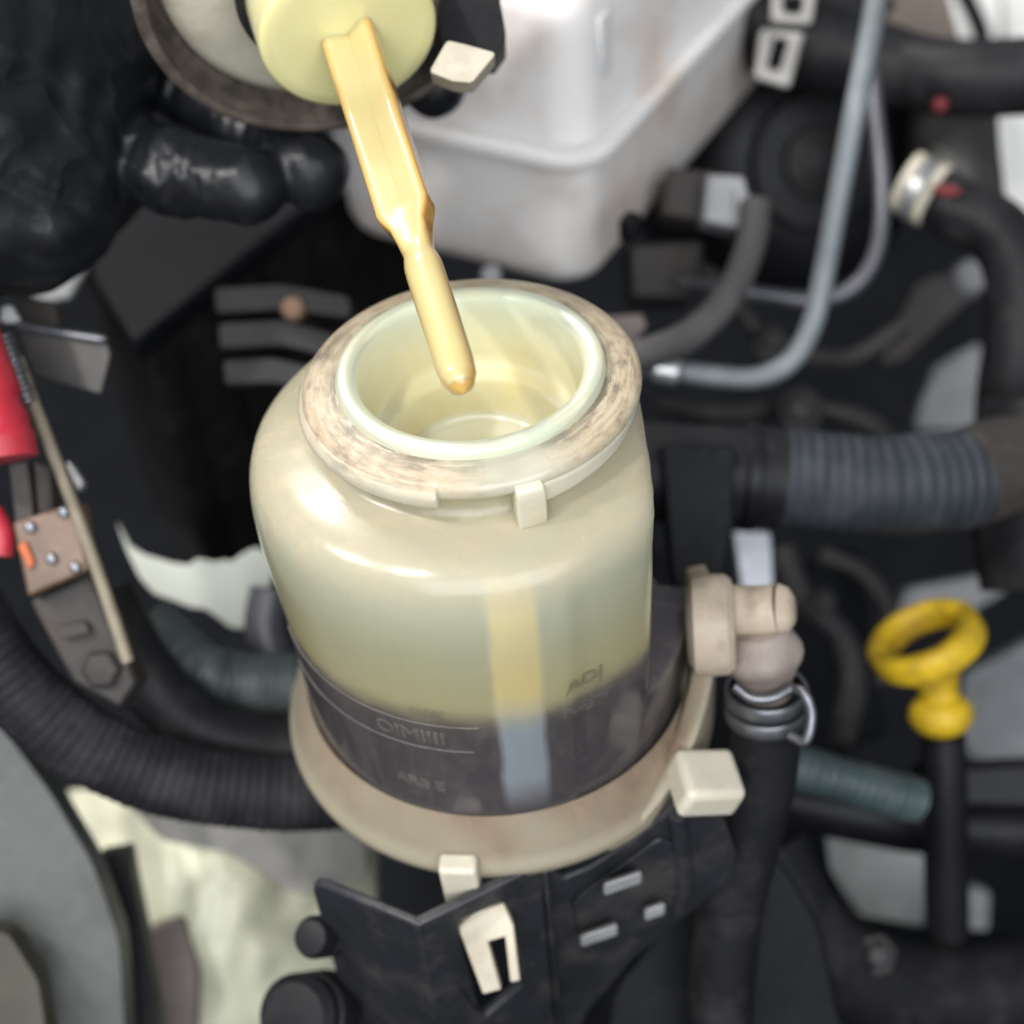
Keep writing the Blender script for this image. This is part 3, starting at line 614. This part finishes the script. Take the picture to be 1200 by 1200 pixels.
# pale things far behind
for pts, d, mm, nm, lb, ct in (
    ([(1105, -20), (1170, -20), (1172, 40), (1150, 70), (1130, 55)], 80, PALE, 'painted_panel', 'bright pale patch of body panel above the thick hose at the back', 'panel'),
    ([(1176, -20), (1230, -20), (1230, 50), (1180, 55)], 82, PALE, 'painted_panel', 'pale cream panel strip beyond the dark cable at the back', 'panel'),
    ([(1165, 130), (1230, 120), (1230, 310), (1195, 300), (1160, 215)], 78, PALE, 'painted_panel', 'large pale panel behind the top of the bending hose', 'panel'),
    ([(1095, 430), (1150, 400), (1160, 500), (1070, 505)], 70, GRYP, 'grey_crossmember', 'grey metal plate between the ribbed hose and the bending hose', 'plate'),
    ([(1064, 690), (1165, 672), (1178, 694), (1130, 722), (1050, 720)], 66, GRYP, 'grey_crossmember', 'grey ledge just behind the yellow loop handle', 'plate'),
    ([(1130, 790), (1230, 740), (1230, 900), (1150, 900), (1125, 870)], 68, GRYP, 'grey_crossmember', 'grey sloping plate to the side of the yellow handle stem', 'plate'),
    ([(968, 945), (1086, 960), (1085, 1090), (1010, 1075), (966, 1010)], 66, plain('pale_grey_floor_plate', (.34, .35, .35), .5, dust=(.2, .2, .19), dust_amt=.3), 'grey_crossmember', 'pale grey plate framed by dark bars below the yellow handle', 'plate'),
    ([(1128, 1040), (1160, 1045), (1158, 1092), (1130, 1095)], 66, MATS['pale_grey_floor_plate'], 'grey_crossmember', 'small pale grey plate to the far side of the black dipstick tube', 'plate'),
    ([(858, 620), (905, 622), (908, 690), (868, 695)], 52, GREYM, 'steel_spacer', 'short bright metal post below the ribbed hose', 'post'),
    ([(1075, 330), (1150, 310), (1152, 335), (1060, 420), (1030, 430)], 66, GRYP, 'dark_strut', 'dark slanting strut under the bending hose', 'strut'),
):
    tag(slab(rounded(pts, .12, 3), d, 1.2).build(nm, mm if nm != 'dark_strut' else DUSTY, None, bevel=.1), lb, ct)
tag(MB().tube(A((1118, -30, 74), (1150, 40, 74), (1140, 80, 74)), .45, 14).build('dark_cable', BLK, None), 'dark cable crossing in front of the pale panels', 'cable')
tag(slab(rounded([(1028, -20), (1108, -20), (1130, 60), (1090, 70), (1035, 50)], .2), 64, 2).build('rusty_flange', plain('rusty_iron', (.16, .13, .11), .6, dust=(.25, .19, .15), dust_amt=.4), None, bevel=.3), 'dull rusty flange behind the thick hose', 'flange')
tag(MB().lathe([(.1, .3), (.5, .25), (.7, 0), (.7, -1)], at(1138, 322, 60), -fw+np.array([0, 0, .4]), 24, True).build('breather_plug', CONN, None), 'small grey round breather beside the bending hose', 'breather')
tag(MB().tube(A((1120, 60, 60), (1115, 150, 60), (1125, 260, 60)), 1.8, 24).build('black_canister', plain('canister', (.035, .033, .032), .4, dust=(.1, .09, .08), dust_amt=.4), None, bevel=.2), 'upright dark canister beneath the thick hose', 'canister')
# ribbed hose across the right
rh = thing('ribbed_hose', 'thick blue-black ribbed rubber hose behind the outlet nozzle', 'hose', at(1030, 640, 46))
MB().tube(A((912, 560, 45.5), (980, 566, 45.5), (1050, 568, 45.5), (1140, 560, 46)), ribbed(1.45, .09, .42), 40, .045, True).build('ribbed_wall', RIBM, rh, angle=80)
MB().tube(A((740, 552, 45.5), (800, 556, 45.5), (870, 558, 45.5), (918, 560, 45.5)), 1.5, 36, .3).build('smooth_end', RUB, rh)
MB().tube(A((1132, 560, 46), (1190, 545, 46.5), (1260, 560, 47)), 1.55, 30, .3).build('far_end', DUSTY, rh)
MB().tube(A((868, 558, 45.5), (885, 559, 45.5)), 1.66, 36, .3, smooth=False).build('band', BLK, rh, bevel=.06)
tag(slab(rounded([(775, 520), (862, 522), (858, 625), (842, 690), (790, 688)], .1), 43.5, 1.6).build('black_clip', SATIN, None, bevel=.15), 'black plastic clip clasping the smooth end of the ribbed hose', 'clip')
# outlet hose with its wire clamp
hose('outlet_hose', 'black rubber hose hanging down from the beige outlet nozzle', RUB, [(897, 812, 38.3), (897, 850, 38.8), (890, 920, 39.6), (870, 1000, 40.6), (850, 1100, 41.6), (840, 1260, 43)], .93)
wcl = thing('hose_clamp', 'dull steel clamp squeezing the hose under the beige outlet', 'clamp', at(900, 850, 37.5))
cw = at(898, 822, 38.35); cwx = at(897, 850, 38.8)-at(897, 812, 38.3); cwx /= np.linalg.norm(cwx)
for dz in (-.25, .27):
    MB().lathe([(.94, dz-.2), (1.03, dz-.2), (1.06, dz-.15), (1.06, dz+.15), (1.03, dz+.2), (.94, dz+.2)], cw, cwx, 40).build('clamp_loop', GREYM, wcl)
MB().tube(A((925, 806, 37.3), (942, 812, 36.9), (951, 838, 36.9), (944, 868, 37), (926, 862, 37.3)), .13, 12, .08).build('clamp_ear', GREYM, wcl)
MB().tube(A((862, 805, 37.4), (880, 818, 37.2), (905, 818, 37.1), (928, 806, 37.2)), .13, 12, .08).build('clamp_ear', GREYM, wcl)
# yellow loop handle of the engine dipstick
yd = thing('oil_dipstick', 'bright yellow loop handle of the engine oil dipstick in its black tube', 'dipstick', at(1105, 870, 48.5))
yc = at(1085, 752, 48); yn = (CAM-yc)/np.linalg.norm(CAM-yc); yx = CR*math.cos(rad(30))+CU*math.sin(rad(30)); yy = np.cross(yn, yx)
yn2 = yn*math.cos(rad(60))-yy*math.sin(rad(60))*-1; yy2 = np.cross(yn2, yx)
rows = []
for q in np.linspace(0, 2*math.pi, 72, endpoint=False):
    rr = yx*math.cos(q)+yy2*math.sin(q)*1.05
    rows.append([yc+rr*(1.50+.36*math.copysign(abs(math.cos(p))**.8, math.cos(p)))+yn2*.52*math.copysign(abs(math.sin(p))**.6, math.sin(p)) for p in np.linspace(0, 2*math.pi, 20, endpoint=False)])
MB().grid(rows, True, close_v=True).build('loop', YEL, yd, angle=70)
MB().tube(A((1096, 790, 48.3), (1101, 815, 48.4), (1103, 835, 48.5)), lambda s, L: .78-.16*math.sin(math.pi*min(1, s/L)), 24, .1).build('neck', YEL, yd)
MB().tube(A((1101, 818, 48.4), (1103, 842, 48.5), (1104, 860, 48.6)), lambda s, L: 1.02*math.sqrt(max(.02, 1-((s-.45*L)/(.62*L))**2)), 28, .06).build('stopper', YEL, yd)
MB().tube(A((1105, 862, 48.8), (1108, 950, 49.2), (1110, 1100, 50.2), (1112, 1260, 51.5)), .72, 24, .4).build('guide_tube', BLK, yd)
# teal ribbed conduit and black bars at the lower right
hose('ribbed_conduit', 'thin teal-grey ribbed conduit running toward the yellow dipstick', plain('teal_conduit', (.05, .075, .08), .45, dust=(.12, .14, .14), dust_amt=.35), [(880, 886, 46), (930, 898, 46), (1000, 917, 46.4), (1075, 938, 47)], ribbed(.62, .10, .33), 28, 'conduit', .04)
hose('black_bar', 'black round bar crossing behind the dipstick tube', BLK, [(900, 930, 53), (1000, 950, 53), (1090, 965, 53), (1250, 975, 53)], 1.1, 24, 'bar')
tag(slab([(1080, 900), (1240, 893), (1240, 950), (1080, 945)], 51.5, 1.5).build('black_rail', BLK, None, bevel=.2), 'flat black rail behind the dipstick tube', 'rail')
hose('heater_hose', 'fat soft black hose bulging at the edge beside the ribbed hose', RUB, [(1230, 480, 49), (1215, 580, 49), (1230, 680, 49)], 2.2)
hose('loop_hose', 'fat black hose sagging past the pale grey plate at the bottom', RUB, [(890, 990, 47), (930, 1080, 47), (1000, 1140, 48), (1090, 1165, 49), (1230, 1150, 50)], 1.5)
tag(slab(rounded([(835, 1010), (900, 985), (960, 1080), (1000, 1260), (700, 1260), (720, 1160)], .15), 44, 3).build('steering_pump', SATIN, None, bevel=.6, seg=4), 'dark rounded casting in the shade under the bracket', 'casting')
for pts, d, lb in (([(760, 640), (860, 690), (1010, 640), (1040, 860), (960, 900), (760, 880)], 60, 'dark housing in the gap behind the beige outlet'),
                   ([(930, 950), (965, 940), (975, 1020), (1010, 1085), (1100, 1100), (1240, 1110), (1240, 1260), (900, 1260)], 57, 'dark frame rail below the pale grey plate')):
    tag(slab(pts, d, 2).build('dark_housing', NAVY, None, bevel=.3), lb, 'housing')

for pts, r, lb in (([(770, 470, 55), (840, 485, 55), (930, 478, 56), (1010, 492, 56), (1060, 530, 56)], .42, 'dusty black cable lying in the dark gap above the ribbed hose'),
                   ([(915, 640, 56), (940, 700, 56), (985, 745, 56), (1000, 800, 56), (985, 870, 55)], .5, 'dusty black cable dropping between the beige outlet and the yellow handle'),
                   ([(770, 300, 57), (840, 330, 57), (900, 400, 57), (990, 420, 58), (1060, 380, 58)], .38, 'dusty thin cable passing under the loops of the steel pipes'),
                   ([(960, 650, 58), (1010, 670, 58), (1040, 720, 57), (1030, 800, 57)], .35, 'thin dusty cable beside the yellow loop handle')):
    hose('dusty_cable', lb, LOOM2, pts, r, 14, 'cable')
for x, y, d, r, lb in ((940, 478, 54, .55, 'dusty round cap above the ribbed hose'), (965, 705, 55, .4, 'dusty bolt between the beige outlet and yellow handle'), (1030, 1120, 46.5, .45, 'dusty bolt on the sagging hose at the bottom'), (905, 400, 56, .5, 'dusty bolt inside the bend of the thick steel pipe'), (1160, 640, 52, .5, 'dusty bolt under the ribbed hose by the sagging fat hose')):
    tag(MB().lathe([(.02, .3), (r*.6, .28), (r, .15), (r, -.1), (r*1.5, -.15), (r*1.5, -.4)], at(x, y, d), -fw+np.array([.1, 0, .3]), 6 if 'bolt' in lb else 24, True).build('hex_bolt' if 'bolt' in lb else 'round_cap', LOOM2, None, bevel=.05), lb, 'bolt' if 'bolt' in lb else 'cap')
# ================================================================== things at the left
# black box with a lipped lid
bc = at(158, 396, 49); ba = atz(345, 248, bc[2])-bc; bb = atz(98, 300, bc[2])-bc; ba /= np.linalg.norm(ba); bb /= np.linalg.norm(bb)
BX = thing('black_box', 'black plastic box with raised lid edge under the gloved hand', 'box', bc-np.array([0, 0, 14]))
up = np.array([0, 0, 1.])
MB().box(bc+ba*8+bb*5-up*.5, ba*8.2, bb*5.2, up*.5).build('lid', SATIN, BX, bevel=.25, seg=4)
MB().box(bc+ba*8.1+bb*5.1-up*8, ba*7.8, bb*4.8, up*7).build('case', plain('dusty_black_case', (.012, .011, .011), .6, spec=.2, dust=(.04, .033, .03), dust_amt=.45), BX, bevel=.3, seg=3)
for t in (1.5, 4.0, 6.5, 9):
    MB().box(bc+ba*t+bb*.26-up*8, ba*.16, bb*.12, up*6.6).build('rib', BLK, BX, bevel=.06)
# dusty brackets between the box and the reservoir
for pts, d, lb in (([(252, 338), (330, 334), (408, 348), (410, 372), (330, 362), (254, 366)], 48.5, 'dusty brown rounded bracket arm behind the reservoir shoulder'),
                   ([(256, 380), (330, 376), (398, 394), (396, 420), (330, 404), (258, 408)], 48, 'dusty brown bracket arm, second one down behind the reservoir shoulder'),
                   ([(262, 424), (320, 420), (362, 430), (360, 456), (320, 448), (264, 450)], 47.5, 'dark dusty bracket stub, lowest one behind the reservoir shoulder')):
    tag(slab(rounded(pts, .1, 3), d, 1.6).build('bracket_arm', LOOM2, None, bevel=.2, seg=4), lb, 'bracket')
tag(MB().lathe([(.02, .2), (.3, .15), (.38, 0), (.38, -.4)], at(343, 362, 48.2), -fw, 18, True).build('rusty_bolt', plain('rust', (.34, .2, .13), .6), None), 'small rusty bolt on the dusty bracket arm', 'bolt')
# jagged white sheet
jag = [(136, 612), (150, 650), (158, 668), (172, 654), (200, 660), (222, 663), (230, 655), (241, 657), (252, 660), (262, 656), (270, 660), (283, 650), (298, 642), (312, 646), (322, 668), (308, 715), (290, 738), (270, 736), (252, 722), (240, 714), (222, 712), (205, 705), (180, 696), (168, 672), (150, 640), (138, 622)]
jag = [(136, 612), (152, 640), (168, 650), (200, 660), (222, 663), (230, 655), (241, 657), (252, 660), (262, 656), (270, 660), (283, 650), (298, 642), (312, 646), (322, 668), (308, 715), (290, 738), (270, 736), (252, 722), (240, 714), (222, 712), (205, 705), (180, 696), (164, 678), (150, 650)]
tag(slab(jag, lambda x, y: 50+.01*(x-230), .35).build('jagged_panel', plain('bright_white_sheet', (.80, .83, .74), .4, var=.06, dust=(.6, .6, .55), dust_amt=.2), None, bevel=.08, seg=3), 'jagged bright white piece of plastic under the black box', 'sheet')
# fuse link and its neighbours
fz = thing('fuse_link', 'smoky amber fuse link block with an orange element and screws', 'fuse', at(80, 720, 40))
fq = slab([(14, 612), (88, 588), (104, 668), (32, 700)], 40, 1.2).build('fuse_body', AMB, fz, bevel=.1)
slab([(10, 545), (32, 540), (40, 610), (18, 616)], 40.3, .5).build('terminal_blade', DUSTY, fz, bevel=.05)
slab([(40, 540), (58, 548), (62, 600), (44, 604)], 40.5, .5).build('terminal_blade', DUSTY, fz, bevel=.05)
slab([(20, 640), (30, 634), (40, 660), (34, 668)], 39.85, .2).build('element', ORA, fz, bevel=.03)
for x, y in ((88, 665), (35, 618), (60, 655), (74, 600)):
    MB().lathe([(.02, .1), (.11, .08), (.16, 0), (.16, -.2)], at(x, y, 39.9), -fw, 14, True).build('screw', GREYM, fz)
slab([(34, 704), (106, 672), (160, 800), (140, 830), (85, 800)], 40.6, 1.4).build('fuse_foot', DUSTY, fz, bevel=.12)
slab([(66, 735), (100, 728), (106, 742), (72, 750)], 40.3, .3).build('foot_lug', DUSTY, fz, bevel=.05)
MB().lathe([(.02, .15), (.45, .1), (.55, 0), (.55, -.5)], at(118, 785, 40.4), -fw, 6, True).build('nut', DUSTY, fz, bevel=.05)
hose('khaki_strip', 'long dirty khaki strip running down beside the fuse link', STRAP, [(20, 420, 39.4), (50, 500, 39.4), (85, 590, 39.5), (118, 680, 39.7), (150, 775, 40)], .17, 12, 'strip')
rb = MB().tube(A((-62, 340, 38.5), (-36, 420, 38.5), (-14, 480, 38.5), (-2, 540, 38.5)), lambda s, L: .95-.1*math.exp(-((s-L*.7)/.2)**2)+.06*(s > L*.86), 28, .12).build('terminal_boot', RED, None); tag(rb, 'red rubber terminal boot beside the threaded rod', 'boot')
tag(MB().tube(A((-12, 600, 40.5), (2, 625, 40.5), (0, 650, 40.5)), .35, 16).build('red_cable', RED, None), 'short red cable showing beneath the terminal boot', 'cable')
# threaded rod: one helical-looking stud
tag(MB().tube(A((4, 392, 39.0), (18, 430, 39.0), (34, 472, 39.0)), ribbed(.13, .10, .16), 16, .02).build('threaded_rod', GREYM, None), 'short grey threaded rod standing next to the red boot', 'rod')
BR = thing('battery_clamp', 'dark steel hold-down plate with worn bright edges above the red boot', 'clamp', at(70, 460, 42))
slab([(18, 378), (124, 398), (130, 415), (118, 462), (40, 440)], 42, .3).build('plate', plain('worn_dark_steel', (.07, .065, .062), .45, metal=.3, dust=(.12, .1, .09), dust_amt=.4), BR, bevel=.05)
slab([(14, 374), (70, 384), (124, 392), (125, 400), (112, 402), (18, 386)], 41.7, .4).build('rim', GREYM, BR, bevel=.1)
slab([(20, 350), (62, 352), (70, 384), (30, 376)], 43, .6).build('block', DUSTY, BR, bevel=.08)
slab([(0, 358), (12, 356), (16, 368), (22, 372), (16, 378), (0, 378)], 41.5, .4).build('bright_corner', plain('bright_edge', (.75, .76, .78), .4), BR, bevel=.08)
tag(slab([(36, 346), (78, 322), (108, 302), (100, 312), (80, 348), (56, 352)], 52, .4).build('pale_scrap', PALE, None, bevel=.05), 'thin bright sliver of panel showing under the edge of the glove', 'panel')
tag(slab([(76, 540), (84, 545), (98, 566), (92, 576)], 44, .5).build('pale_wire_end', ZINC, None, bevel=.06), 'small pale metal end beside the khaki strip', 'terminal')
# corrugated conduits
hose('corrugated_hose', 'fat black corrugated hose sweeping round to the foot of the reservoir', plain('black_corrugated', (.013, .013, .016), .6, spec=.2, dust=(.055, .05, .055), dust_amt=.4), [(-60, 690, 41), (0, 780, 41.3), (70, 852, 41.8), (160, 900, 42.4), (270, 925, 43), (380, 928, 43.5), (500, 915, 44)], ribbed(1.06, .045, .30), 40, 'hose', .035)
hose('corrugated_hose', 'short grey-green corrugated hose under the white jagged piece', plain('grey_corrugated', (.06, .075, .075), .42, dust=(.12, .13, .13), dust_amt=.4), [(170, 730, 46), (225, 780, 46), (280, 798, 46), (340, 800, 46), (420, 795, 46)], ribbed(.82, .09, .28), 36, 'hose', .035)
hose('smooth_hose', 'dark smooth hose squeezed between the two corrugated hoses', RUB, [(120, 700, 44), (170, 790, 44), (230, 850, 44.5), (320, 875, 45), (420, 880, 45)], .95)
hose('dark_pipe', 'dark round pipe end below the jagged white piece', plain('blue_dark', (.05, .05, .06), .4), [(318, 690, 48), (312, 735, 48), (325, 775, 48)], .7, 20, 'pipe')
# body panels at the lower left
def curved_panel(name, mat, pts, d0, bulge, thick):
    mb = slab(pts, d0, thick); return mb.build(name, mat, None, bevel=.15, seg=3)
tag(slab(rounded([(-40, 800), (10, 862), (60, 930), (108, 1010), (140, 1100), (150, 1260), (-40, 1260)], .15), lambda x, y: 44+.006*x, 1.2).build('wing_panel', GRYG, None, bevel=.4, seg=4), 'dull grey-green painted wing panel with dirty streaks at the lower corner', 'panel')
tag(slab(rounded([(-30, 1085), (10, 1095), (45, 1150), (62, 1260), (-30, 1260)], .15), 42, 1).build('brown_flap', plain('olive_brown', (.06, .055, .04), .55, dust=(.13, .12, .1), dust_amt=.4), None, bevel=.2), 'brown dirty flap lying against the grey-green wing panel', 'flap')
rows = []
for j in range(46):
    rows.append([at(80+i*6.6, 925+j*7, 53-2.6*math.cos((i/3-8.5)*.22)+.02*(j/3-7)**2+.8*noise.noise(Vector((i*.07, j*.06, 2.)))+.35*noise.noise(Vector((i*.2, j*.16, 5.)))) for i in range(56)])
tag(MB().grid(rows, False).build('inner_panel', PALEY, None, solid=.3), 'cream painted inner body panel with dark dirt stains below the fat hose', 'panel')
tag(slab(rounded([(146, 938), (300, 930), (425, 938), (432, 1030), (345, 1048), (270, 1000), (190, 985)], .15), 49.5, .8).build('shade_slab', plain('grey_shade', (.24, .23, .215), .5, dust=(.13, .12, .11), dust_amt=.5), None, bevel=.3, seg=4), 'slab with painted-in grey brace between the fat corrugated hose and the cream panel', 'shading')  # grey slab added to put shade over the top of the cream panel
tag(slab(rounded([(112, 1000), (150, 994), (158, 1040), (172, 1110), (196, 1260), (140, 1260), (130, 1060)], .12), 47, .9).build('rubber_seal', BLK, None, bevel=.2), 'upright black rubber strip along the grey-green wing panel', 'seal')
tag(slab(rounded([(168, 1090), (215, 1075), (232, 1140), (225, 1260), (170, 1260)], .15), 50, .8).build('stained_bracket', plain('stained', (.16, .13, .12), .6, dust=(.3, .26, .25), dust_amt=.4), None, bevel=.15), 'stained grey-brown bracket on the cream inner panel', 'bracket')
for (x, y, d, r), lb in zip(((372, 1098, 39, .55), (352, 1190, 40, 1.1)), ('small black rubber bush behind the bracket edge', 'larger black rubber bush at the foot of the bracket')):
    tag(MB().lathe([(r*.3, .5), (r*.8, .45), (r, .2), (r, -.1), (r*.75, -.25), (r, -.4), (r, -1.5)], at(x, y, d), np.array([-.3, -.5, .8]), 32, True, True).build('rubber_bush', RUB, None), lb, 'bush')
for o in COL.objects:
    if '_o' in o: del o['_o']
